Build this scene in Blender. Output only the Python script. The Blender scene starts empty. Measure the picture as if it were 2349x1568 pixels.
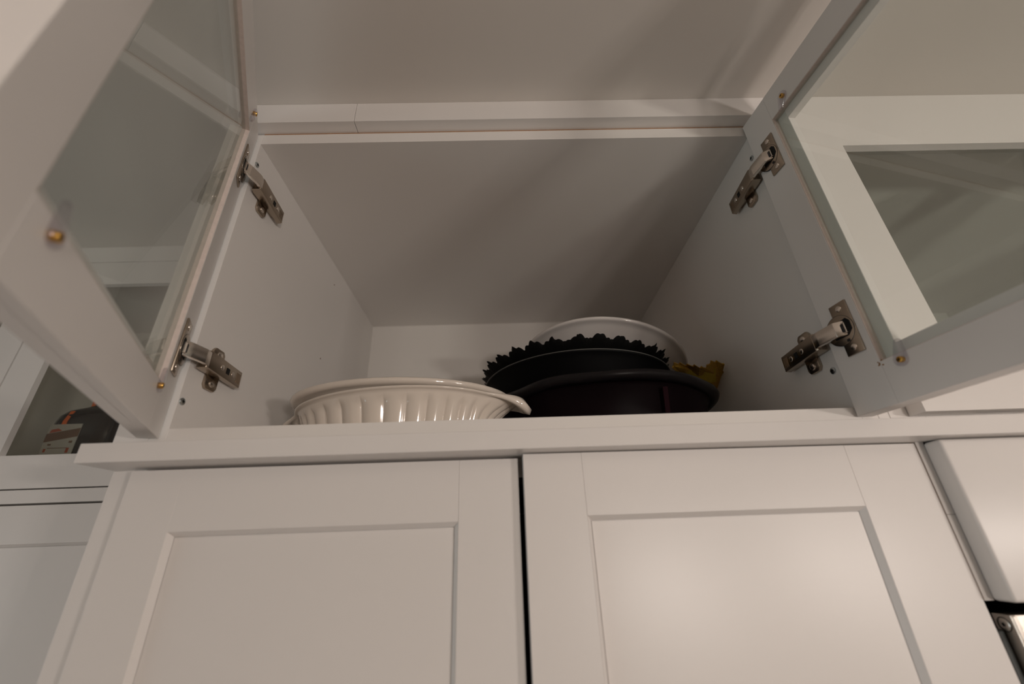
import bpy, bmesh, math, random
from mathutils import Vector, Matrix
random.seed(7)
scene = bpy.context.scene
COL = scene.collection

# ------------------------------------------------------------------ camera
CAM = Vector((0.35513, -0.44482, -0.55563))
MR = [[0.9994000, 0.0216382, 0.0270436], [-0.0077215, 0.9003694, -0.4350579], [-0.0337631, 0.4345880, 0.8999963]]
cam_d = bpy.data.cameras.new('camera')
cam_d.sensor_fit = 'HORIZONTAL'; cam_d.sensor_width = 36.0; cam_d.lens = 14.855
cam_d.clip_start = 0.01; cam_d.clip_end = 50
cam_d.dof.use_dof = True; cam_d.dof.focus_distance = 0.60; cam_d.dof.aperture_fstop = 2.8
cam = bpy.data.objects.new('camera', cam_d); COL.objects.link(cam)
cam.matrix_world = Matrix(((MR[0][0], MR[0][2], -MR[0][1], CAM[0]), (MR[1][0], MR[1][2], -MR[1][1], CAM[1]),
                           (MR[2][0], MR[2][2], -MR[2][1], CAM[2]), (0, 0, 0, 1)))
scene.camera = cam

# ------------------------------------------------------------------ light
world = bpy.data.worlds.new('world'); scene.world = world; world.use_nodes = True
bg = world.node_tree.nodes['Background']
bg.inputs[0].default_value = (1.0, 0.94, 0.87, 1); bg.inputs[1].default_value = 0.17
def bulb(loc, watts, r=0.024, col=(1.0, 0.89, 0.81)):
    d = bpy.data.lights.new('pendant_bulb', 'POINT'); d.energy = watts; d.shadow_soft_size = r; d.color = col
    o = bpy.data.objects.new('pendant_bulb', d); COL.objects.link(o); o.location = loc
# two hanging pendants over the table behind the photographer, a little below eye height
for (cx, cy, cz, w) in ((1.19, -1.80, -0.76, 9.0), (2.02, -1.72, -0.70, 10.0)):
    for k in range(6):
        a = k * math.pi / 3 + 0.4
        bulb((cx + 0.09 * math.cos(a), cy + 0.09 * math.sin(a), cz + 0.02 * (k % 2)), w * 4 / 6)
# added cool area light from the left
wd = bpy.data.lights.new('cool_left_fill', 'AREA'); wd.shape = 'RECTANGLE'; wd.size = 1.1; wd.size_y = 1.2; wd.energy = 12.0; wd.color = (0.86, 0.97, 1.0)
wo = bpy.data.objects.new('cool_left_fill', wd); COL.objects.link(wo); wo.location = (-2.55, -0.85, -1.00)
wo.rotation_euler = (0, math.radians(-90), 0)
vs = scene.view_settings
vs.view_transform = 'Standard'; vs.look = 'None'; vs.exposure = -0.22; vs.gamma = 1.0; vs.use_curve_mapping = False

# ------------------------------------------------------------------ materials
def nodemat(name):
    m = bpy.data.materials.new(name); m.use_nodes = True
    nt = m.node_tree; return m, nt, nt.nodes['Principled BSDF']
def paint(name, col, rough=0.4, var=0.03, bump=0.02, scale=900, spec=0.5, metal=0.0, vscale=6.0, coat=0.0):
    m, nt, b = nodemat(name)
    tc = nt.nodes.new('ShaderNodeTexCoord')
    n1 = nt.nodes.new('ShaderNodeTexNoise'); n1.inputs['Scale'].default_value = vscale; n1.inputs['Detail'].default_value = 4
    nt.links.new(tc.outputs['Object'], n1.inputs['Vector'])
    mx = nt.nodes.new('ShaderNodeMix'); mx.data_type = 'RGBA'
    mx.inputs[6].default_value = tuple(c * (1 - var) for c in col) + (1,); mx.inputs[7].default_value = tuple(min(1, c * (1 + var)) for c in col) + (1,)
    nt.links.new(n1.outputs['Fac'], mx.inputs[0]); nt.links.new(mx.outputs[2], b.inputs['Base Color'])
    b.inputs['Roughness'].default_value = rough; b.inputs['Metallic'].default_value = metal
    b.inputs['Specular IOR Level'].default_value = spec; b.inputs['Coat Weight'].default_value = coat
    if bump:
        n2 = nt.nodes.new('ShaderNodeTexNoise'); n2.inputs['Scale'].default_value = scale
        nt.links.new(tc.outputs['Object'], n2.inputs['Vector'])
        bp = nt.nodes.new('ShaderNodeBump'); bp.inputs['Strength'].default_value = bump; bp.inputs['Distance'].default_value = 0.001
        nt.links.new(n2.outputs['Fac'], bp.inputs['Height']); nt.links.new(bp.outputs['Normal'], b.inputs['Normal'])
    return m
def thin_glass(name, tint, extra=0.0, rough=0.0):
    m = bpy.data.materials.new(name); m.use_nodes = True; nt = m.node_tree; nt.nodes.clear()
    out = nt.nodes.new('ShaderNodeOutputMaterial'); mix = nt.nodes.new('ShaderNodeMixShader')
    tr = nt.nodes.new('ShaderNodeBsdfTransparent'); tr.inputs[0].default_value = tint + (1,)
    gl = nt.nodes.new('ShaderNodeBsdfGlossy'); gl.inputs['Roughness'].default_value = rough
    lw = nt.nodes.new('ShaderNodeLayerWeight'); lw.inputs[0].default_value = 0.5
    p5 = nt.nodes.new('ShaderNodeMath'); p5.operation = 'POWER'; p5.inputs[1].default_value = 5
    ma = nt.nodes.new('ShaderNodeMath'); ma.operation = 'MULTIPLY_ADD'; ma.inputs[1].default_value = 0.95 - extra; ma.inputs[2].default_value = 0.045 + extra
    nt.links.new(lw.outputs['Facing'], p5.inputs[0]); nt.links.new(p5.outputs[0], ma.inputs[0])
    nt.links.new(ma.outputs[0], mix.inputs[0]); nt.links.new(tr.outputs[0], mix.inputs[1]); nt.links.new(gl.outputs[0], mix.inputs[2])
    nt.links.new(mix.outputs[0], out.inputs[0]); return m
M_WHITE = paint('white_cabinet_paint', (0.80, 0.77, 0.745), 0.34, 0.012, 0.03, 700)
M_MELA = paint('white_melamine', (0.80, 0.77, 0.74), 0.45, 0.012, 0.02, 1200)
M_RAW = paint('raw_primed_edge', (0.72, 0.62, 0.57), 0.8, 0.12, 0.15, 500, 0.2, vscale=180)
M_WOOD = paint('raw_brown_wood', (0.40, 0.23, 0.13), 0.8, 0.2, 0.05, 300, 0.2, vscale=120)
M_CEIL = paint('ceiling_paint', (0.72, 0.68, 0.635), 0.9, 0.02, 0.05, 300, 0.2, vscale=1.5)
M_FLOOR = paint('brown_floor', (0.13, 0.085, 0.055), 0.45, 0.3, 0.05, 80, vscale=3)
M_WALL = paint('beige_wall', (0.62, 0.56, 0.49), 0.9, 0.03, 0.05, 200, 0.2)
M_NICKEL = paint('satin_nickel', (0.43, 0.36, 0.29), 0.27, 0.06, 0.02, 2500, metal=1.0, vscale=40)
M_NICKEL_L = paint('bright_nickel', (0.82, 0.75, 0.68), 0.22, 0.04, 0.01, 2500, metal=1.0, vscale=40)
M_ZINC = paint('zinc_screw', (0.62, 0.68, 0.70), 0.25, 0.05, 0, metal=1.0)
M_BRASS = paint('brass_screw', (0.72, 0.42, 0.10), 0.3, 0.1, 0, metal=1.0, vscale=300)
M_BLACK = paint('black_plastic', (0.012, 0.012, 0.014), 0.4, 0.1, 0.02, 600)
M_DARK = paint('hollow_shade', (0.004, 0.004, 0.004), 0.9, 0, 0)  # near-black colour standing in for shade in recesses and closed interiors
M_GLASS = thin_glass('door_glass', (0.965, 0.99, 0.975), 0.03)
M_GLASS2 = thin_glass('cabinet_glass', (0.90, 0.91, 0.885), -0.02)
M_CLEAR = thin_glass('clear_plastic', (0.94, 0.93, 0.95), 0.03, 0.08)
M_CERAM = paint('cream_glazed_ceramic', (0.74, 0.665, 0.59), 0.10, 0.02, 0.01, 60, 0.6, coat=0.6)
M_CERAM2 = paint('white_glazed_ceramic', (0.80, 0.76, 0.74), 0.12, 0.02, 0.0, 60, 0.5, coat=0.3)
M_DKBOWL = paint('dark_plum_ceramic', (0.006, 0.003, 0.004), 0.45, 0.2, 0.02, 120, 0.05)
M_BLKBOWL = paint('black_enamel', (0.002, 0.002, 0.0024), 0.55, 0.2, 0.02, 120, 0.12)
M_RUFF = paint('black_foil', (0.003, 0.003, 0.003), 0.6, 0.2, 0.2, 150, 0.15)
M_GOLD = paint('gold_glitter', (0.55, 0.33, 0.05), 0.35, 0.4, 0.8, 900, metal=0.7, vscale=500)
M_STEEL = paint('brushed_steel', (0.66, 0.60, 0.54), 0.32, 0.05, 0.1, 900, metal=1.0, vscale=60)
M_OVGLASS = paint('oven_glass', (0.03, 0.035, 0.04), 0.08, 0.05, 0)
M_RUBBER = paint('grey_gasket', (0.06, 0.07, 0.07), 0.5, 0.35, 0.4, 250, vscale=60)
M_AMBER = paint('dark_amber_glass', (0.030, 0.012, 0.006), 0.12, 0.2, 0, 0.6)
M_ORANGE = paint('orange_band', (0.85, 0.16, 0.015), 0.5, 0.05, 0)
M_LABEL = paint('paper_label', (0.50, 0.47, 0.43), 0.8, 0.06, 0.05, 300, vscale=60)
M_LBROWN = paint('brown_print', (0.20, 0.11, 0.07), 0.8, 0.15, 0, vscale=80)
M_LRED = paint('red_print', (0.45, 0.10, 0.05), 0.8, 0.15, 0, vscale=80)

# ------------------------------------------------------------------ geometry helpers: a geo is (verts, faces)
def box(lo, hi, bev=0.0, seg=2):
    bm = bmesh.new()
    bmesh.ops.create_cube(bm, size=1.0)
    for v in bm.verts:
        v.co = Vector([lo[i] + (v.co[i] + 0.5) * (hi[i] - lo[i]) for i in range(3)])
    if bev:
        bmesh.ops.bevel(bm, geom=list(bm.edges), offset=bev, segments=seg, profile=0.5, affect='EDGES')
    return fin(bm)
def fin(bm):
    bm.verts.index_update()
    g = ([v.co.copy() for v in bm.verts], [[v.index for v in f.verts] for f in bm.faces]); bm.free(); return g
def prism(poly, z0, z1, bev=0.0, seg=2):
    bm = bmesh.new()
    a = [bm.verts.new((x, y, z0)) for x, y in poly]; b = [bm.verts.new((x, y, z1)) for x, y in poly]
    n = len(poly)
    bm.faces.new(a[::-1]); bm.faces.new(b)
    for i in range(n): bm.faces.new((a[i], a[(i + 1) % n], b[(i + 1) % n], b[i]))
    bmesh.ops.recalc_face_normals(bm, faces=bm.faces)
    if bev:
        bmesh.ops.bevel(bm, geom=list(bm.edges), offset=bev, segments=seg, profile=0.5, affect='EDGES')
    return fin(bm)
def lathe(prof, n=64, closed=False, rf=None):
    """prof: (r, z) list; rf(theta, r, z, k) -> (x, y, z)"""
    V = []; F = []
    for i in range(n):
        th = 2 * math.pi * i / n
        for k, (r, z) in enumerate(prof):
            V.append(Vector(rf(th, r, z, k) if rf else (r * math.cos(th), r * math.sin(th), z)))
    m = len(prof)
    for i in range(n):
        j = (i + 1) % n
        for k in range(m - 1 if not closed else m):
            k2 = (k + 1) % m
            F.append([i * m + k, j * m + k, j * m + k2, i * m + k2])
    return V, F
def disc(r, z0, z1, n=24, bev=0.0):
    return prism([(r * math.cos(2 * math.pi * i / n), r * math.sin(2 * math.pi * i / n)) for i in range(n)], z0, z1, bev, 2)
def xf(g, f): return [Vector(f(*v)) for v in g[0]], g[1]
def obj(name, geos, mat, parent=None, smooth=False):
    V = []; F = []
    for g in geos:
        o = len(V); V += g[0]; F += [[i + o for i in f] for f in g[1]]
    base = Vector((0, 0, 0))
    if parent is not None:
        r = parent
        while r.parent: r = r.parent
        base = r.location.copy()
    bm = bmesh.new()
    vs_ = [bm.verts.new(v - base) for v in V]
    for f in F:
        try: bm.faces.new([vs_[i] for i in f])
        except ValueError: pass
    bmesh.ops.recalc_face_normals(bm, faces=bm.faces)
    me = bpy.data.meshes.new(name); bm.to_mesh(me); bm.free()
    me.materials.append(mat)
    if smooth:
        for p in me.polygons: p.use_smooth = True
        if smooth != 'all':
            me.set_sharp_from_angle(angle=math.radians(smooth if smooth is not True else 35))
    ob = bpy.data.objects.new(name, me); COL.objects.link(ob)
    if parent is not None: ob.parent = parent
    return ob
def set_origin(ob, loc):
    loc = Vector(loc); ob.data.transform(Matrix.Translation(-loc)); ob.location = loc
def thing(name, label, cat, loc, group=None):
    o = bpy.data.objects.new(name, None); COL.objects.link(o); o.location = loc; o.empty_display_size = 0.05
    o['label'] = label; o['category'] = cat
    if group: o['group'] = group
    return o
def holder(name, parent, label=None):
    o = bpy.data.objects.new(name, None); COL.objects.link(o); o.parent = parent; o.empty_display_size = 0.03
    if label: o['label'] = label
    return o
def tag(o, label, cat, group=None):
    o['label'] = label; o['category'] = cat
    if group: o['group'] = group
    return o
def struct(name, geos, mat, label, cat, smooth=False):
    o = obj(name, geos, mat, None, smooth); o['kind'] = 'structure'; o['label'] = label; o['category'] = cat; return o

# ------------------------------------------------------------------ dimensions
W = 0.742; D = 0.587; H = 0.4317; T = 0.0195
ZC = 0.0619          # ceiling
ZS0, ZS1 = -0.4714, -0.4528   # strip board between the stacked cabinets
YL = 0.304           # front plane of the shallower cabinets on the left
FLOORZ = -2.378

# ------------------------------------------------------------------ setting
struct('ceiling', [box((-3.0, -4.0, ZC), (4.0, 0.70, ZC + 0.1))], M_CEIL, 'plain painted ceiling above the cabinets', 'ceiling')
struct('floor', [box((-3.0, -4.0, FLOORZ - 0.05), (4.0, 0.70, FLOORZ))], M_FLOOR, 'brown kitchen floor below the cabinets', 'floor')
struct('wall_back', [box((-3.0, 0.625, FLOORZ), (4.0, 0.70, ZC))], M_WALL, 'beige wall behind the cabinets', 'wall')
struct('wall_front', [box((-3.0, -4.1, FLOORZ), (4.0, -4.0, ZC))], M_WALL, 'beige wall across the room from the cabinets', 'wall')
struct('trim_1', [box((-0.0535, -0.033, ZS0), (2.0, 0.60, ZS1), 0.0006)], M_WHITE, 'long white shelf board running under the open cabinet', 'trim')
xj = 0.142   # joint in the crown board
struct('trim_2', [box((-0.0535, -0.0192, 0.0220), (xj - 0.0003, 0.03, ZC), 0.0006)], M_WHITE, 'short white crown board piece left of its joint', 'trim')
struct('trim_3', [box((xj + 0.0003, -0.0192, 0.0220), (2.0, 0.03, ZC), 0.0006)], M_WHITE, 'long white crown board above the open cabinet', 'trim')
struct('trim_4', [box((-2.0, YL, 0.0220), (-0.056, YL + 0.05, ZC), 0.0006)], M_WHITE, 'white crown board above the recessed glass cabinet', 'trim')
struct('trim_5', [box((-2.0, YL, -0.4652), (-0.056, 0.60, -0.4437), 0.0006)], M_WHITE, 'flush white board between the recessed cabinets', 'trim')

# ------------------------------------------------------------------ door builders
def door_T(hx, hy, ang, side):
    a = math.radians(ang)
    if side == 'L': u = Vector((math.cos(a), -math.sin(a), 0)); n = Vector((-math.sin(a), -math.cos(a), 0))
    else: u = Vector((-math.cos(a), -math.sin(a), 0)); n = Vector((math.sin(a), -math.cos(a), 0))
    h = Vector((hx, hy, 0))
    return lambda s, d, z: h + u * s + n * d + Vector((0, 0, z))
def glass_door(parent, Tf, w, z0, z1, td=0.019, wb=0.047, wf=0.062, rb=0.0445, rf=0.059, rd=0.009, name='door', label=None, seam=True, pane=None):
    """s: from the hinge edge, d: outwards from the inner face"""
    dh = holder(name, parent, label)
    P = [(0, 0), (wb, 0), (wb, rd), (wf, rd), (wf, td), (0, td)]
    Q = [(w - x, y) for x, y in P]
    obj('stile', [xf(prism(P, z0, z1, 0.0007 if seam else 0), Tf)], M_WHITE, dh)
    obj('stile', [xf(prism(Q, z0, z1, 0.0007 if seam else 0), Tf)], M_WHITE, dh)
    g = 0.00008 if seam else 0.0
    bv = 0.0004 if seam else 0.0
    for (b0, b1, f0, f1) in ((z0, z0 + rb, z0, z0 + rf), (z1 - rb, z1, z1 - rf, z1)):
        gs = [box((wb + g, 0, b0), (w - wb - g, rd, b1), bv), box((wf + g, rd - 0.001, f0), (w - wf - g, td, f1), bv)]
        obj('rail', [xf(q, Tf) for q in gs], M_WHITE, dh)
    # pale primed edge of the rabbet that holds the pane
    e = 0.0006
    gs = [box((wb, 0.0004, z0 + rb), (wb + e, rd, z1 - rb)), box((w - wb - e, 0.0004, z0 + rb), (w - wb, rd, z1 - rb)),
          box((wb, 0.0004, z0 + rb), (w - wb, rd, z0 + rb + e)), box((wb, 0.0004, z1 - rb - e), (w - wb, rd, z1 - rb))]
    obj('rabbet_edge', [xf(q, Tf) for q in gs], M_RAW, dh)
    o = obj('glass_pane', [xf(box((wb + 0.001, rd - 0.0042, z0 + rb + 0.001), (w - wb - 0.001, rd - 0.0004, z1 - rb - 0.001)), Tf)], pane or M_GLASS, dh)
    return dh
def wedge(P, Q, R):
    """triangular bar between the three edges P, Q, R (each a pair of end points)"""
    V = [Vector(P[0]), Vector(Q[0]), Vector(R[0]), Vector(P[1]), Vector(Q[1]), Vector(R[1])]
    return V, [[0, 1, 2], [5, 4, 3], [0, 3, 4, 1], [1, 4, 5, 2], [2, 5, 3, 0]]
def shaker_door(parent, x0, x1, y, z0, z1, sL, sR, rw, pd=0.006, td=0.020, name='door', label=None, bev=0.0004, ch=0.0042, swing=0.0):
    dh = holder(name, parent, label)
    g = 0.0001
    a, b = x0 + sL, x1 - sR; za, zb = z0 + rw, z1 - rw
    yp = y + pd
    cs, sn = math.cos(swing), math.sin(swing)
    rt = lambda g: xf(g, lambda X, Y, Z: (x0 + (X - x0) * cs - (Y - y) * sn, y + (X - x0) * sn + (Y - y) * cs, Z))
    for (xa, xb, xi, sg) in ((x0, a, a, 1), (b, x1, b, -1)):
        w = wedge(((xi, y, za), (xi, y, zb)), ((xi + sg * ch, yp, za + ch), (xi + sg * ch, yp, zb - ch)), ((xi, yp, za), (xi, yp, zb)))
        obj('stile', [rt(box((xa, y, z0), (xb, y + td, z1), bev)), rt(w)], M_WHITE, dh)
    for (zl, zh, zi, sg) in ((zb, z1, zb, -1), (z0, za, za, 1)):
        w = wedge(((a, y, zi), (b, y, zi)), ((a + ch, yp, zi + sg * ch), (b - ch, yp, zi + sg * ch)), ((a, yp, zi), (b, yp, zi)))
        obj('rail', [rt(box((a + g, y, zl), (b - g, y + td, zh), 0.0002, 1)), rt(w)], M_WHITE, dh)
    e = ch + 0.0005
    obj('panel', [rt(box((a + e, yp, za + e), (b - e, y + td - 0.001, zb - e))), rt(box((a - 0.004, yp + 0.0012, za - 0.004), (b + 0.004, y + td - 0.002, zb + 0.004)))], M_WHITE, dh)
    return dh

# small hardware -----------------------------------------------------
def screw_geo(r, h):
    """pan head seen from +z, plus a flat cross standing in for its recess"""
    head = lathe([(0.0001, h), (r * 0.55, h), (r * 0.9, h * 0.72), (r, h * 0.25), (r, 0)], 20)
    c = r * 0.16
    cross = [box((-c, -r * 0.5, h), (c, r * 0.5, h + 0.00012)), box((-r * 0.5, -c, h), (r * 0.5, c, h + 0.00012))]
    return head, cross
def hinge(parent, Tf, side, zc, label):
    """concealed cup hinge: flange and cup on the door, arm and wing plate on the side panel"""
    hh = holder('hinge', parent, label)
    fl = lambda x, y, z: Tf(x, -z, y + zc)          # door frame: x along s, y up, z out of the inner face
    if side == 'L': pn = lambda q, y, z: Vector((q, y, zc + z))
    else: pn = lambda q, y, z: Vector((W - q, y, zc + z))
    # flange with notched middle
    s0, s1 = 0.0180, 0.0395
    obj('flange', [xf(box((s0, -0.031, 0), (s1, 0.031, 0.0021), 0.0009), fl)], M_NICKEL, hh, 35)
    c0 = 0.0215
    cup = [(math.cos(2 * math.pi * i / 36) * 0.0175 + c0, math.sin(2 * math.pi * i / 36) * 0.0175) for i in range(36)]
    obj('cup', [xf(prism(cup, 0, 0.0026, 0.0004), fl)], M_NICKEL, hh, 35)
    ring = [(math.cos(2 * math.pi * i / 36) * 0.0178 + c0, math.sin(2 * math.pi * i / 36) * 0.0178) for i in range(36)]
    obj('cup_groove', [xf(prism(ring, 0, 0.00235), fl)], M_BLACK, hh)
    pocket = [(0.013, -0.0088), (0.030, -0.0095), (0.0365, -0.004), (0.0365, 0.006), (0.033, 0.0105), (0.013, 0.0088)]
    obj('pocket_shade', [xf(prism(pocket, 0.0024, 0.0028), fl)], M_DARK, hh)  # flat dark plate painted as the shade of the cup opening
    obj('damper_block', [xf(box((0.0225, -0.0055, 0.0020), (0.0300, 0.0045, 0.0065), 0.0008), fl)], M_BLACK, hh, 35)
    obj('pivot_clip', [xf(box((0.0302, -0.0068, 0.0020), (0.0318, 0.0060, 0.0058), 0.0003), fl), xf(box((0.0265, 0.0044, 0.0020), (0.0318, 0.0060, 0.0058), 0.0003), fl),
                       xf(box((0.0265, -0.0070, 0.0020), (0.0318, -0.0056, 0.0058), 0.0003), fl)], M_NICKEL_L, hh)
    obj('switch', [xf(box((0.0255, -0.0160, 0.0026), (0.0290, -0.0128, 0.0031)), fl)], M_BLACK, hh)
    for yy in (-0.0235, 0.0235):
        hd, cr = screw_geo(0.0036, 0.0011)
        pl = lambda x, y, z, yy=yy: fl(x + 0.0295, y + yy, z + 0.0021)
        so = obj('screw', [xf(hd, pl)], M_NICKEL_L, hh, 35)
    # wing plate on the panel
    wing = []
    for sgn in (-1, 1):
        a = [(0.0255, 0.006 * sgn), (0.0475, 0.006 * sgn), (0.0475, 0.0220 * sgn), (0.0440, 0.0265 * sgn), (0.0290, 0.0265 * sgn), (0.0255, 0.0220 * sgn)]
        wing.append(xf(prism(a, 0.0, 0.0042, 0.0012), lambda y, z, q: pn(q, y, z)))
    obj('mounting_plate', wing + [xf(box((0.0255, -0.007, 0.0), (0.0660, 0.007, 0.0070), 0.0008), lambda y, z, q: pn(q, y, z))], M_NICKEL, hh, 35)
    for sgn in (-1, 1):
        hd, cr = screw_geo(0.0046, 0.0020)
        obj('screw', [xf(hd, lambda x, y, z: pn(z + 0.0042, x + 0.0365, y + 0.0185 * sgn))], M_NICKEL_L, hh, 35)
    # arm: a folded channel, higher at the front
    prof = [(0.0030, 0.0050), (0.0030, 0.0165), (0.0060, 0.0180), (0.0745, 0.0130), (0.0760, 0.0045), (0.0600, 0.0058), (0.0380, 0.0072), (0.0260, 0.0035), (0.0100, 0.0030)]
    arm = prism(prof, -0.0105, 0.0105, 0.0006)
    obj('arm', [xf(arm, lambda y, q, z: pn(q, y, z))], M_NICKEL, hh, 35)
    top = lambda y: 0.0180 - (y - 0.0060) * (0.0050 / 0.0685)
    obj('slot_shade', [xf(box((0.0400, -0.0036, 0), (0.0465, 0.0036, 0.0004)), lambda y, z, q: pn(q + top(y), y, z))], M_DARK, hh)  # dark plate laid on the arm in place of a shaded hole
    for yy in (0.0310, 0.0550):
        hd, cr = screw_geo(0.0036, 0.0008)
        obj('screw', [xf(hd, lambda x, y, z, yy=yy: pn(z + top(yy + x), yy + x, y))], M_NICKEL_L, hh, 35)
    obj('arm_rib', [xf(box((0.0635 + k * 0.0026, -0.0065, 0.0), (0.0642 + k * 0.0026, 0.0065, 0.0003)), lambda y, z, q: pn(q + top(y), y, z)) for k in range(4)], M_NICKEL, hh)
    # link from the arm into the cup
    P0 = pn(0.0145, 0.0120, 0); P1 = pn(0.0165, -0.0030, 0); P2 = fl(0.0225, 0, 0.0085); P3 = fl(0.0280, 0, 0.0020)
    pts = [Vector((p.x, p.y)) for p in (P0, P1, P2, P3)]
    th = 0.0024; L = []; R = []
    for i, p in enumerate(pts):
        t = (pts[min(i + 1, 3)] - pts[max(i - 1, 0)]).normalized(); nn = Vector((-t.y, t.x)) * th
        L.append(p + nn); R.append(p - nn)
    poly = [(v.x, v.y) for v in L] + [(v.x, v.y) for v in R[::-1]]
    obj('link', [prism(poly, zc - 0.0085, zc + 0.0085, 0.0005)], M_NICKEL_L, hh, 35)
    return hh
def clip(parent, Tf, s, z, ds, dz):
    """clear retainer: screwed to the frame at (s, z), its tongue pointing (ds, dz) over the pane"""
    L = math.hypot(ds, dz); e = (ds / L, dz / L); f = (-e[1], e[0])
    out = []
    for i in range(13):
        a = math.pi / 2 + math.pi * i / 12; out.append((math.cos(a) * 0.0068, math.sin(a) * 0.0068))
    for i in range(9):
        a = -math.pi / 2 + math.pi * i / 8; out.append((L + math.cos(a) * 0.0036, math.sin(a) * 0.0036))
    pl = lambda x, y, d: Tf(s + e[0] * x + f[0] * y, -d, z + e[1] * x + f[1] * y)
    c = obj('retainer_clip', [xf(prism(out, 0.0002, 0.0034, 0.0009), pl)], M_CLEAR, parent, 35)
    obj('retainer_screw', [xf(disc(0.0030, 0.0, 0.0040, 16, 0.0004), pl)], M_BRASS, parent, 35)
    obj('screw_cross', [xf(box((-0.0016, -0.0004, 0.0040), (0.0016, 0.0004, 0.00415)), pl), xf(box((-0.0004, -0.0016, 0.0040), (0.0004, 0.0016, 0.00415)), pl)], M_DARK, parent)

# ------------------------------------------------------------------ the open cabinet
uc = thing('wall_cabinet', 'white wall cabinet standing open with dishes inside', 'cabinet', (W / 2, 0.3, -H - T))
ZB = -H - T
obj('side_panel', [box((-0.018, 0, ZB), (0, D + 0.006, T), 0.0004)], M_MELA, uc)
obj('side_panel', [box((W, 0, ZB), (W + 0.018, D + 0.006, T), 0.0004)], M_MELA, uc)
obj('top_panel', [box((0, 0, 0), (W, D + 0.006, T), 0.0004)], M_MELA, uc)
obj('bottom_panel', [box((0, 0, ZB), (W, D + 0.006, -H), 0.0004)], M_MELA, uc)
obj('back_panel', [box((0, D, -H), (W, D + 0.006, 0))], M_MELA, uc)
obj('filler_panel', [box((-0.054, 0.0, ZB), (-0.0184, 0.60, T + 0.0015), 0.0005)], M_WHITE, uc)
obj('filler_panel', [box((W + 0.0184, 0.0, ZB), (W + 0.0305, 0.60, T + 0.0015), 0.0005)], M_WHITE, uc)
obj('shim_strip', [box((0.001, 0.0006, T), (W - 0.001, 0.025, 0.0220))], M_WOOD, uc)
ZD0, ZD1 = -0.4428, 0.0145
TL = door_T(-0.0054, -0.003, 63.8, 'L'); TR = door_T(0.7346, -0.003, 97.13, 'R')
dL = glass_door(uc, TL, 0.3726, ZD0, ZD1, label='glass door half open on the left side')
dR = glass_door(uc, TR, 0.3726, ZD0, ZD1, label='glass door wide open on the right side')
hinge(uc, TL, 'L', -0.0770, 'upper hinge of the half open door')
hinge(uc, TL, 'L', -0.3500, 'lower hinge of the half open door')
hinge(uc, TR, 'R', -0.0770, 'upper hinge of the wide open door')
hinge(uc, TR, 'R', -0.3500, 'lower hinge of the wide open door')
clip(dR, TR, 0.0680, -0.4050, 0.004, 0.0165); clip(dR, TR, 0.0745, -0.0190, -0.008, -0.0150)
clip(dL, TL, 0.0573, -0.4035, 0.002, 0.0140); clip(dL, TL, 0.3014, -0.4060, 0.004, 0.0160); clip(dL, TL, 0.0560, -0.0050, 0.008, -0.0200)
clip(dR, TR, 0.3000, -0.4060, 0, 0.0160); clip(dR, TR, 0.3000, -0.0220, 0, -0.0160); clip(dL, TL, 0.3000, -0.0220, 0, -0.0160)
random.seed(11)
chips = []
for k in range(7):
    a_, r_ = random.uniform(0, 6.28), random.uniform(0.0006, 0.0015)
    cx_ = 0.0465 + random.uniform(-0.003, 0.006) * (k % 2) - random.uniform(0, 0.002); cz_ = -0.3995 + random.uniform(-0.003, 0.002)
    pts_ = [(cx_ + r_ * math.cos(a_ + i * 1.05) * random.uniform(0.5, 1.4), cz_ + r_ * math.sin(a_ + i * 1.05) * random.uniform(0.4, 1.1)) for i in range(6)]
    chips.append(xf(prism(pts_, 0, 0.0002), lambda a, b, c: TR(a, -c, b)))
obj('chipped_paint', chips, M_WOOD, dR)
for (x, y, z, sg) in ((0, 0.0050, -0.0380, 1), (0, 0.0055, -0.4000, 1), (W, 0.0103, -0.0366, -1), (W, 0.0134, -0.3833, -1)):
    hd, cr = screw_geo(0.0043, 0.0018)
    pl = lambda a, b, c, x=x, y=y, z=z, sg=sg: Vector((x + sg * c, y + a, z + b))
    s_ = obj('screw', [xf(hd, pl)], M_ZINC, uc, 35)
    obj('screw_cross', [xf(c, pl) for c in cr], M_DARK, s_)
for (y, z) in ((0.315, -0.0426), (0.311, -0.2153)):
    obj('pin_hole', [xf(disc(0.0016, 0, 0.0002, 12), lambda a, b, c: Vector((c, y + a, z + b)))], M_LBROWN, uc)

# ------------------------------------------------------------------ pantry cabinet below it
pc = thing('pantry_cabinet', 'tall white cabinet with two closed shaker doors below the open one', 'cabinet', (W / 2, 0.3, FLOORZ))
ZT = ZS0
obj('end_panel', [box((-0.0543, 0.0137, FLOORZ), (-0.0205, 0.60, ZT), 0.0005)], M_WHITE, pc)
obj('side_panel', [box((-0.020, 0.0205, FLOORZ), (-0.002, 0.60, ZT))], M_MELA, pc)
obj('side_panel', [box((0.757, 0.0190, FLOORZ), (0.7860, 0.60, ZT))], M_WHITE, pc)
obj('raw_edge', [box((0.7850, 0.0035, -0.6150), (0.7870, 0.02, ZT))], M_WOOD, pc)
obj('top_panel', [box((-0.002, 0.0205, ZT - 0.019), (0.757, 0.60, ZT))], M_MELA, pc)
obj('back_panel', [box((-0.002, 0.594, FLOORZ), (0.757, 0.60, ZT - 0.019))], M_DARK, pc)  # coloured near-black for the unlit pantry interior
obj('plinth', [box((-0.002, 0.06, FLOORZ), (0.757, 0.08, FLOORZ + 0.10))], M_WHITE, pc)
for k in range(4):
    obj('shelf', [box((-0.002, 0.06, -0.9 - k * 0.36), (0.757, 0.594, -0.882 - k * 0.36))], M_MELA, pc)
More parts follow.
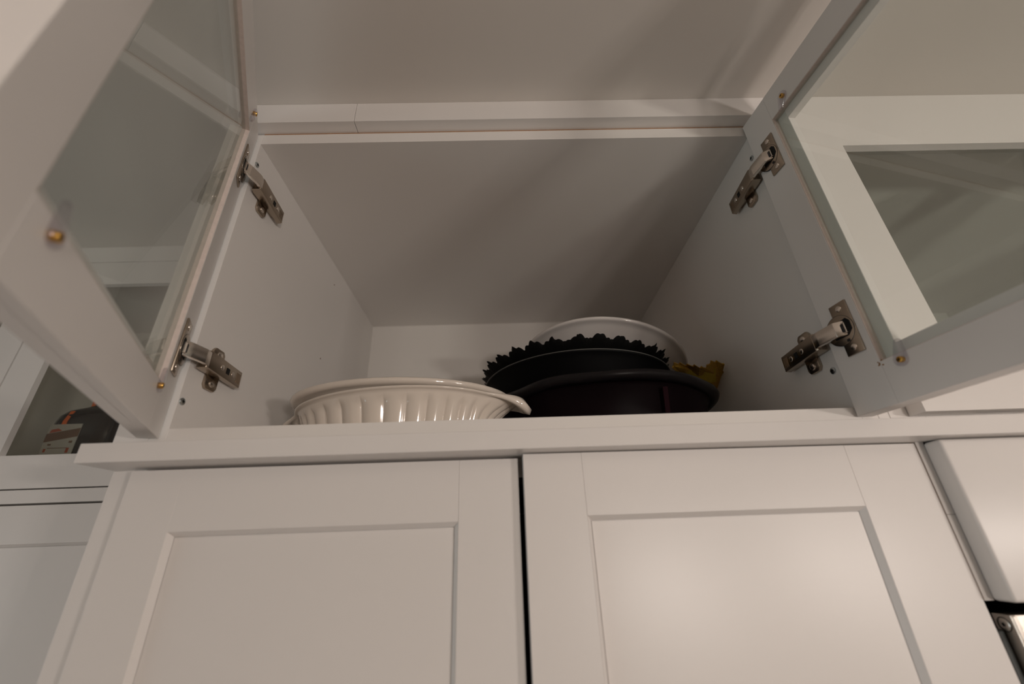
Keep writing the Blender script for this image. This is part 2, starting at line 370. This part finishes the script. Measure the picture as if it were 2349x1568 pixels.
shaker_door(pc, -0.0240, 0.3672, 0.0002, FLOORZ + 0.10, -0.4742, 0.0535, 0.0600, 0.0584, label='left shaker door')
shaker_door(pc, 0.3722, 0.7846, -0.0126, FLOORZ + 0.10, -0.4726, 0.0590, 0.0770, 0.0592, td=0.019, label='right shaker door, slightly ajar', swing=math.atan2(0.0112, 0.4124))

# ------------------------------------------------------------------ glass cabinet and oven housing on the right
XT = 0.7940
gc = thing('glass_cabinet', 'closed white glass-fronted cabinet beside the wide open door', 'cabinet', (1.2, 0.3, ZB))
XE = 1.62
obj('side_panel', [box((W + 0.031, 0.0, ZB), (XT + 0.018, 0.60, T), 0.0004)], M_WHITE, gc)
obj('side_panel', [box((XE, 0, ZB), (XE + 0.018, 0.60, T))], M_MELA, gc)
obj('top_panel', [box((XT + 0.018, 0, 0), (XE, 0.60, T))], M_MELA, gc)
obj('bottom_panel', [box((XT + 0.018, 0, ZB), (XE, 0.60, -H))], M_MELA, gc)
obj('back_panel', [box((XT + 0.018, 0.594, -H), (XE, 0.60, 0))], M_MELA, gc)
def Tc(x0, y): return lambda s, d, z: Vector((x0 + s, y - d, z))
glass_door(gc, Tc(XT - 0.001, -0.0015), 0.420, -0.4440, 0.0205, td=0.0195, rf=0.070, rb=0.055, seam=False, label='door by the wide open door')
glass_door(gc, Tc(XT + 0.422, -0.0015), 0.420, -0.4440, 0.0205, td=0.0195, rf=0.070, rb=0.055, seam=False, label='door further along')

oc = thing('oven_housing', 'white oven housing with a thick rounded panel over the oven', 'cabinet', (1.2, 0.3, FLOORZ))
obj('side_panel', [box((0.7872, 0.0, -0.5420), (0.7960, 0.60, ZS0), 0.0003)], M_WHITE, oc)
obj('side_panel', [box((0.7870, 0.0, -0.6148), (0.7960, 0.60, -0.5423), 0.0003)], M_WHITE, oc)
obj('gap_shade_strip', [box((0.7870, 0.030, FLOORZ), (0.7900, 0.60, -0.6149), 0.0003)], M_BLACK, oc)  # coloured black so the gap beside the oven looks unlit
obj('side_panel', [box((XE, 0.0, FLOORZ), (XE + 0.018, 0.60, ZS0))], M_WHITE, oc)
obj('front_panel', [box((XT, -0.0200, -0.6150), (XE, 0.0, ZS0 - 0.0012), 0.0032, 4)], M_WHITE, oc, 40)
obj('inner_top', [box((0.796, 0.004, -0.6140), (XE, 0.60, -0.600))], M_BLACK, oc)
obj('back_panel', [box((0.792, 0.59, FLOORZ), (XE, 0.60, ZS0))], M_DARK, oc)  # near-black in place of the darkness inside the housing
obj('bottom_panel', [box((0.792, 0.0, FLOORZ), (XE, 0.59, -1.35))], M_WHITE, oc)

ov = thing('built_in_oven', 'stainless steel built-in oven with a star-drive screw in its side', 'oven', (1.2, 0.2, -1.34))
XO = 0.7970
obj('body', [box((XO + 0.004, 0.03, -1.34), (XE - 0.02, 0.55, -0.640))], M_BLACK, ov)
obj('door_frame', [box((XO, -0.0065, -1.20), (XO + 0.016, 0.0105, -0.6255), 0.0006), box((XE - 0.04, -0.0065, -1.20), (XE - 0.024, 0.0105, -0.6255), 0.0006),
                   box((XO + 0.016, -0.0065, -0.662), (XE - 0.04, 0.0105, -0.6255), 0.0006), box((XO + 0.016, -0.0065, -1.20), (XE - 0.04, 0.0105, -1.15), 0.0006)], M_STEEL, ov)
obj('bright_edge', [box((XO + 0.0008, -0.0078, -1.20), (XO + 0.0045, -0.0062, -0.6262), 0.0005)], M_NICKEL_L, ov)
obj('door_glass', [box((XO + 0.016, -0.0050, -1.15), (XE - 0.04, 0.004, -0.662))], M_OVGLASS, ov)
obj('side_gasket', [box((XO - 0.0065, 0.004, -0.72 - 0.09 * k), (XO - 0.0005, 0.028, -0.638 - 0.09 * k), 0.0018) for k in range(6)], M_RUBBER, ov, 40)
hd, cr = screw_geo(0.0052, 0.0009)
sc_ = obj('side_screw', [xf(hd, lambda a, b, c: Vector((XO - c, 0.0022 + a, -0.6335 + b)))], M_STEEL, ov, 35)
star = []
for i in range(12):
    r = 0.0022 if i % 2 == 0 else 0.0012
    star.append((r * math.cos(i * math.pi / 6), r * math.sin(i * math.pi / 6)))
obj('star_shade', [xf(prism(star, 0.0009, 0.00102), lambda a, b, c: Vector((XO - c, 0.0022 + a, -0.6335 + b)))], M_DARK, sc_)  # flat dark star painted as the shaded drive recess
rg = lathe([(0.0052, 0), (0.0058, 0), (0.0058, 0.0003), (0.0052, 0.0003)], 24, True)
obj('screw_ring', [xf(rg, lambda a, b, c: Vector((XO - c, 0.0022 + a, -0.6335 + b)))], M_DARK, sc_)

# ------------------------------------------------------------------ shallower cabinets on the left
lc = thing('glass_cabinet', 'recessed white glass-fronted cabinet holding dark bottles', 'cabinet', (-0.5, 0.45, -0.44))
YC = YL + 0.0205
obj('side_panel', [box((-0.97, YC, -0.4437), (-0.952, 0.60, 0.0215))], M_MELA, lc)
obj('side_panel', [box((-0.20, YC, -0.4437), (-0.182, 0.60, 0.0215))], M_MELA, lc)
obj('top_panel', [box((-0.952, YC, 0.003), (-0.20, 0.60, 0.0215))], M_MELA, lc)
obj('bottom_panel', [box((-0.952, YC, -0.4437), (-0.20, 0.60, -0.4250))], M_MELA, lc)
obj('back_panel', [box((-0.952, 0.594, -0.425), (-0.20, 0.60, 0.003))], M_MELA, lc)
obj('filler_panel', [box((-0.181, YL, -0.4437), (-0.056, YL + 0.018, 0.0215))], M_WHITE, lc)
TLc = lambda x0: (lambda s, d, z: Vector((x0 + s, YC - 0.001 - d, z)))
glass_door(lc, TLc(-0.578), 0.376, -0.4415, 0.0205, td=0.0195, rb=0.050, rf=0.0555, wf=0.058, seam=False, pane=M_GLASS2, label='door in front of the bottles')
glass_door(lc, TLc(-0.957), 0.376, -0.4415, 0.0205, td=0.0195, rb=0.050, rf=0.0555, wf=0.058, seam=False, pane=M_GLASS2, label='door beside it')
ll = thing('recessed_cabinet', 'recessed white shaker-door cabinet beside the tall one', 'cabinet', (-0.5, 0.45, FLOORZ))
obj('body', [box((-0.957, YC, FLOORZ), (-0.060, 0.60, -0.4660))], M_MELA, ll)
shaker_door(ll, -0.578, -0.202, YL, FLOORZ + 0.1, -0.4685, 0.058, 0.058, 0.058, label='door beside the tall cabinet')
shaker_door(ll, -0.957, -0.581, YL, FLOORZ + 0.1, -0.4685, 0.058, 0.058, 0.058, label='door further along')
obj('filler_panel', [box((-0.199, YL + 0.001, FLOORZ), (-0.056, YL + 0.018, -0.4685))], M_WHITE, ll)

# ------------------------------------------------------------------ bottles in the left cabinet
def sq_bottle(name, label, cx, cy, hw, hd_, z0, zsh, ztop, stripe_x, with_label):
    t = thing(name, label, 'bottle', (cx, cy, z0), 'dark bottles in the recessed cabinet')
    n = 48
    def sup(th, r):  # rounded-square section
        c, s = math.cos(th), math.sin(th); k = (abs(c) ** 5 + abs(s) ** 5) ** (-0.2)
        return c * k * r, s * k * r
    hs = zsh - z0
    prof = [(0.0, 0), (0.9, 0), (1.0, 0.006), (1.0, hs - 0.045), (0.985, hs - 0.03), (0.93, hs - 0.016), (0.80, hs - 0.005), (0.55, hs + 0.003), (0.30, hs + 0.012), (0.22, hs + 0.03), (0.22, ztop - z0 - 0.012), (0.25, ztop - z0 - 0.010), (0.25, ztop - z0), (0.0, ztop - z0)]
    def rf(th, r, z, k):
        x, y = sup(th, r); return (cx + x * hw, cy + y * hd_, z0 + z)
    obj('body', [lathe(prof, n, rf=rf)], M_AMBER, t, 50)
    obj('cap', [lathe([(0.0001, ztop + 0.012), (0.016, ztop + 0.012), (0.0175, ztop + 0.009), (0.0175, ztop - 0.012), (0.014, ztop - 0.014)], 24, rf=lambda th, r, z, k: (cx + r * math.cos(th), cy + r * math.sin(th), z))], M_BLACK, t, 40)
    yf = cy - hd_ - 0.0006
    obj('orange_stripe', [box((stripe_x - 0.004, yf, z0 + 0.02), (stripe_x + 0.004, yf + 0.002, zsh - 0.030)),
                          xf(box((stripe_x - 0.004, 0, 0), (stripe_x + 0.004, 0.0012, 0.022)), lambda x, y, z: (x, yf + y + z * 0.33, zsh - 0.030 + z))], M_ORANGE, t)
    if with_label:
        x0, x1 = cx - hw * 0.80, cx + hw * 0.15
        lb = obj('label', [box((x0, yf - 0.0006, z0 + 0.012), (x1, yf + 0.001, zsh - 0.036))], M_LABEL, t)
        zt = zsh - 0.036
        band = [(x0, zt - 0.034), (x1, zt - 0.024), (x1, zt - 0.008), (x0, zt - 0.018)]
        obj('brown_band', [xf(prism(band, 0, 0.0003), lambda x, z, y: (x, yf - 0.0006 - y, z))], M_LBROWN, lb)
        red = [(x0 + 0.004, zt - 0.0165), (x0 + 0.026, zt - 0.0125), (x0 + 0.018, zt - 0.008), (x0 + 0.006, zt - 0.010)]
        obj('red_mark', [xf(prism(red, 0, 0.0003), lambda x, z, y: (x, yf - 0.0006 - y, z)), box((x0 + 0.006, yf - 0.0009, zt - 0.052), (x0 + 0.010, yf - 0.0006, zt - 0.046)),
                         box((x1 - 0.012, yf - 0.0009, zt - 0.054), (x1 - 0.007, yf - 0.0006, zt - 0.045))], M_LRED, lb)
        obj('print_line', [box((x0 + 0.010, yf - 0.0009, zt - 0.040), (x0 + 0.016, yf - 0.0006, zt - 0.037)), box((x1 - 0.012, yf - 0.0009, zt - 0.036), (x1 - 0.006, yf - 0.0006, zt - 0.032)),
                           box((x0 + 0.012, yf - 0.0009, zt - 0.0455), (x1 - 0.010, yf - 0.0006, zt - 0.0445))], M_LBROWN, lb)
sq_bottle('bottle', 'dark bottle with white label and orange stripe behind recessed glass', -0.455, 0.402, 0.062, 0.050, -0.425, -0.283, -0.215, -0.482, True)
sq_bottle('bottle', 'taller dark bottle standing behind the labelled one', -0.485, 0.515, 0.078, 0.055, -0.425, -0.180, -0.110, -0.548, False)

# ------------------------------------------------------------------ dishes
ZF = -H   # cabinet floor
def sm(a, b, x):
    t = max(0.0, min(1.0, (x - a) / (b - a))); return t * t * (3 - 2 * t)
def fluted_dish():
    t = thing('fluted_dish', 'cream fluted oval baking dish with flared handles, beneath a smooth dish', 'dish', (0.207, 0.140, ZF))
    a0, b0, h = 0.152, 0.106, 0.0525
    n = 720; NF = 36
    cr_, sr_ = math.cos(math.radians(15)), math.sin(math.radians(15))
    outer = [(0.0, 0.0), (0.81, 0.0), (0.848, 0.0015), (0.862, 0.004)]
    K = 16
    for i in range(1, K + 1):
        f = i / K; outer.append((0.862 + 0.070 * f + 0.033 * f * f, 0.004 + (h - 0.0075) * f))
    rim = [(0.985, h - 0.0030), (1.0, h - 0.0022), (1.006, h - 0.0006), (1.0, h), (0.985, h + 0.0004), (0.965, h - 0.0008)]
    inner = [(0.940, h - 0.004), (0.87, h * 0.6), (0.80, h * 0.25), (0.74, 0.008), (0.60, 0.006), (0.0, 0.006)]
    prof = outer + rim + inner
    ri = len(outer)
    def rf(th, r, z, k):
        c, s = math.cos(th), math.sin(th)
        x, y = a0 * r * c, b0 * r * s
        # flutes: convex lobes parted by grooves, rounded off below the rim
        if 3 <= k < ri:
            f = z / h
            amp = 0.0050 * sm(0.0, 0.15, f) * (1 - sm(0.66, 0.86, f))
            # even spacing along the oval
            ph = th + 0.085 * math.sin(2 * th)
            lobe = abs(math.sin(NF * ph / 2)) ** 0.65
            off = amp * (lobe - 1.0)
            nx, ny = c / a0, s / b0; L = math.hypot(nx, ny)
            x += off * nx / L; y += off * ny / L
        # handles: the rim is drawn out and turned down at both ends
        for sg in (1, -1):
            dth = math.atan2(s, sg * c)
            e = math.exp(-(dth / 0.30) ** 4)
            if e > 0.001:
                fz = z / h
                if k < ri: ext = 0.025 * sm(0.25, 1.0, fz) ** 1.8
                elif k < ri + len(rim):
                    j = k - ri; ext = (0.029, 0.034, 0.036, 0.030, 0.020, 0.008)[j]
                    z = z - e * (0.0170, 0.0200, 0.0150, 0.0040, -0.001, 0.0)[j] * (0.6 + 0.4 * math.cos(dth * 6))
                else: ext = 0.0
                x += sg * e * ext
        return (0.207 + x * cr_ + y * sr_, 0.140 - x * sr_ + y * cr_, ZF + z)
    obj('body', [lathe(prof, n, rf=rf)], M_CERAM, t, 'all')
    return t
fluted_dish()
def oval_dish():
    t = thing('oval_dish', 'smooth cream oval dish with rounded rim, stacked on the fluted dish', 'dish', (0.207, 0.155, ZF + 0.02))
    a0, b0 = 0.158, 0.108; zb, zr = ZF + 0.0085, -0.3605
    prof = [(0.0, zb), (0.60, zb), (0.68, zb + 0.003), (0.76, zb + 0.020), (0.86, zr - 0.014), (0.905, zr - 0.010), (0.95, zr - 0.0092), (0.985, zr - 0.0080), (1.0, zr - 0.0045), (0.996, zr - 0.0015), (0.975, zr), (0.945, zr - 0.0012),
            (0.90, zr - 0.007), (0.80, zr - 0.022), (0.70, zb + 0.012), (0.62, zb + 0.006), (0.0, zb + 0.006)]
    def rf(th, r, z, k): return (0.207 + a0 * r * math.cos(th), 0.155 + b0 * r * math.sin(th), z)
    obj('body', [lathe(prof, 128, rf=rf)], M_CERAM, t, 'all')
oval_dish()

def bowl(name, label, cat, c, prof, mat, n=128, rf=None, part='body', smooth='all'):
    t = thing(name, label, cat, c)
    g = lathe(prof, n, rf=rf)
    obj(part, [xf(g, lambda x, y, z: (c[0] + x, c[1] + y, c[2] + z))], mat, t, smooth)
    return t
# plum pan with a gently waved rim
def rf_front(th, r, z, k):
    w = 1 + (0.010 * math.sin(11 * th + 0.6) * sm(0.055, 0.075, z))
    return (r * w * math.cos(th), r * w * math.sin(th), z + 0.0016 * math.sin(9 * th + 1.0) * sm(0.06, 0.08, z))
pf = [(0.0, 0), (0.150, 0), (0.158, 0.004), (0.166, 0.030), (0.172, 0.066), (0.176, 0.070), (0.188, 0.073), (0.1895, 0.077), (0.188, 0.0815), (0.172, 0.080), (0.166, 0.074), (0.160, 0.030), (0.152, 0.007), (0.146, 0.004), (0.0, 0.004)]
fb = bowl('baking_pan', 'dark plum round pan with a wavy flat rim, lowest of the dark stack', 'pan', (0.516, 0.262, ZF), pf, M_DKBOWL, 160, rf_front)
M_PRIM = paint('plum_grey_rim', (0.009, 0.007, 0.008), 0.4, 0.2, 0.02, 120, 0.22)
obj('rim', [xf(lathe([(0.1765, 0.0695), (0.1885, 0.0725), (0.1905, 0.0770), (0.1885, 0.0822), (0.1720, 0.0806)], 160, True, rf_front), lambda x, y, z: (0.516 + x, 0.262 + y, ZF + z))], M_PRIM, fb, 'all')
obj('upright_stripe', [xf(box((-0.0035, -0.0012, 0.004), (0.0035, 0.0012, 0.062), 0.001), lambda x, y, z: (0.516 + 0.055 + x, 0.262 - 0.1580 - z * 0.22 + y, ZF + z))], paint('plum_stripe', (0.020, 0.007, 0.010), 0.8, 0.2, 0, 120, 0.05), fb)  # upright purple stripe, a little paler than the pan wall
pb = [(0.0, 0), (0.088, 0), (0.098, 0.004), (0.120, 0.050), (0.140, 0.090), (0.160, 0.126), (0.1655, 0.1325), (0.1680, 0.1345), (0.1665, 0.1360), (0.160, 0.133), (0.138, 0.093), (0.117, 0.052), (0.094, 0.008), (0.086, 0.0035), (0.0, 0.0035)]
bowl('mixing_bowl', 'plain black bowl with a thin smooth rim, nested in the plum pan', 'bowl', (0.490, 0.303, ZF + 0.0055), pb, M_BLKBOWL)
obj('rim', [lathe([(0.1672, -0.2922), (0.1688, -0.2918), (0.1690, -0.2906), (0.1676, -0.2902)], 128, True, lambda th, r, z, k: (0.490 + r * math.cos(th), 0.303 + r * math.sin(th), z))], paint('grey_rim_line', (0.085, 0.085, 0.08), 0.5, 0.2, 0), bpy.data.objects['mixing_bowl'], 'all')  # thin grey rim line, paler than the black bowl
# ruffled dish: serrated edge
random.seed(3)
NT = 30
amp = [0.6 + 0.5 * random.random() for _ in range(NT)]
def rf_ruf(th, r, z, k):
    u = th / (2 * math.pi) * NT; i = int(u) % NT; f = u - int(u)
    tooth = (abs(2 * f - 1)) ** 0.8 * amp[i] + 0.35 * abs(math.sin(th * 47)) * amp[i]
    e = sm(0.030, 0.060, z)
    rr = r + e * 0.010 * (tooth - 0.5); zz = z + e * 0.0075 * (tooth - 0.35)
    return (rr * math.cos(th), rr * math.sin(th), zz)
pr_ = [(0.0, 0), (0.080, 0), (0.100, 0.006), (0.125, 0.024), (0.148, 0.042), (0.162, 0.052), (0.173, 0.060), (0.1735, 0.0612), (0.161, 0.0545), (0.146, 0.0445), (0.123, 0.0265), (0.098, 0.0085), (0.079, 0.0025), (0.0, 0.0025)]
bowl('ruffled_dish', 'black dish with jagged ruffled edge between black bowl and white bowl', 'dish', (0.491, 0.326, -0.325), pr_, M_RUFF, 720, rf_ruf)
# white bowl tilted in the stack
tl = Matrix.Rotation(math.radians(-10), 4, 'X') @ Matrix.Rotation(math.radians(10), 4, 'Y')
CW = Vector((0.558, 0.359, -0.232))
pw = [(0.0, -0.046), (0.070, -0.046), (0.074, -0.044), (0.100, -0.036), (0.130, -0.020), (0.148, -0.008), (0.1555, -0.0045), (0.1600, -0.0048), (0.1632, -0.0025), (0.1630, 0.0005), (0.1600, 0.0015), (0.155, 0.0005), (0.146, -0.004), (0.127, -0.0165), (0.098, -0.032), (0.072, -0.040), (0.0, -0.041)]
wt = thing('serving_bowl', 'round white bowl with a raised rim, tilted on top of the stack', 'bowl', CW - Vector((0, 0, 0.04)))
obj('body', [xf(lathe(pw, 128), lambda x, y, z: CW + tl @ Vector((x, y, z)))], M_CERAM2, wt, 'all')
# gold leaf dish wedged at the right
gt = thing('leaf_dish', 'gold glitter leaf dish with spiky edge wedged beside the black bowl', 'dish', (0.690, 0.24, -0.34))
G0 = Vector((0.640, 0.215, -0.2930)); G1 = Vector((0.735, 0.222, -0.2880)); G2 = Vector((0.700, 0.315, -0.330))
e1 = (G1 - G0); e2 = (G2 - G0)
top = []
N = 26
edge = []
for i in range(N + 1):
    f = i / N; y = 0.0 if i in (0, N) else (-0.03 + 0.03 * math.sin(i * 2.1) - 0.02 * math.sin(i * 0.7))
    edge.append((f, y))
nrm = e1.cross(e2).normalized()
edge += [(0.93, 0.18), (0.98, 0.30), (0.86, 0.36), (0.90, 0.52), (0.74, 0.62), (0.70, 0.80), (0.5, 0.75), (0.3, 0.6), (0.1, 0.35)]
obj('leaf', [xf(prism(edge, -0.0012, 0.0012), lambda a, b, c: G0 + e1 * a + e2 * b + nrm * (c + 0.006 * math.sin(a * 9)))], M_GOLD, gt)

obj('yellow_inlay', [xf(prism([(0.12, 0.10), (0.80, 0.10), (0.72, 0.38), (0.40, 0.42)], -0.0030, -0.0013), lambda a, b, c: G0 + e1 * a + e2 * b + nrm * (c + 0.006 * math.sin(a * 9)))], paint('yellow_foil', (0.50, 0.36, 0.03), 0.3, 0.2, 0.3, 300, metal=0.3, vscale=60), gt)
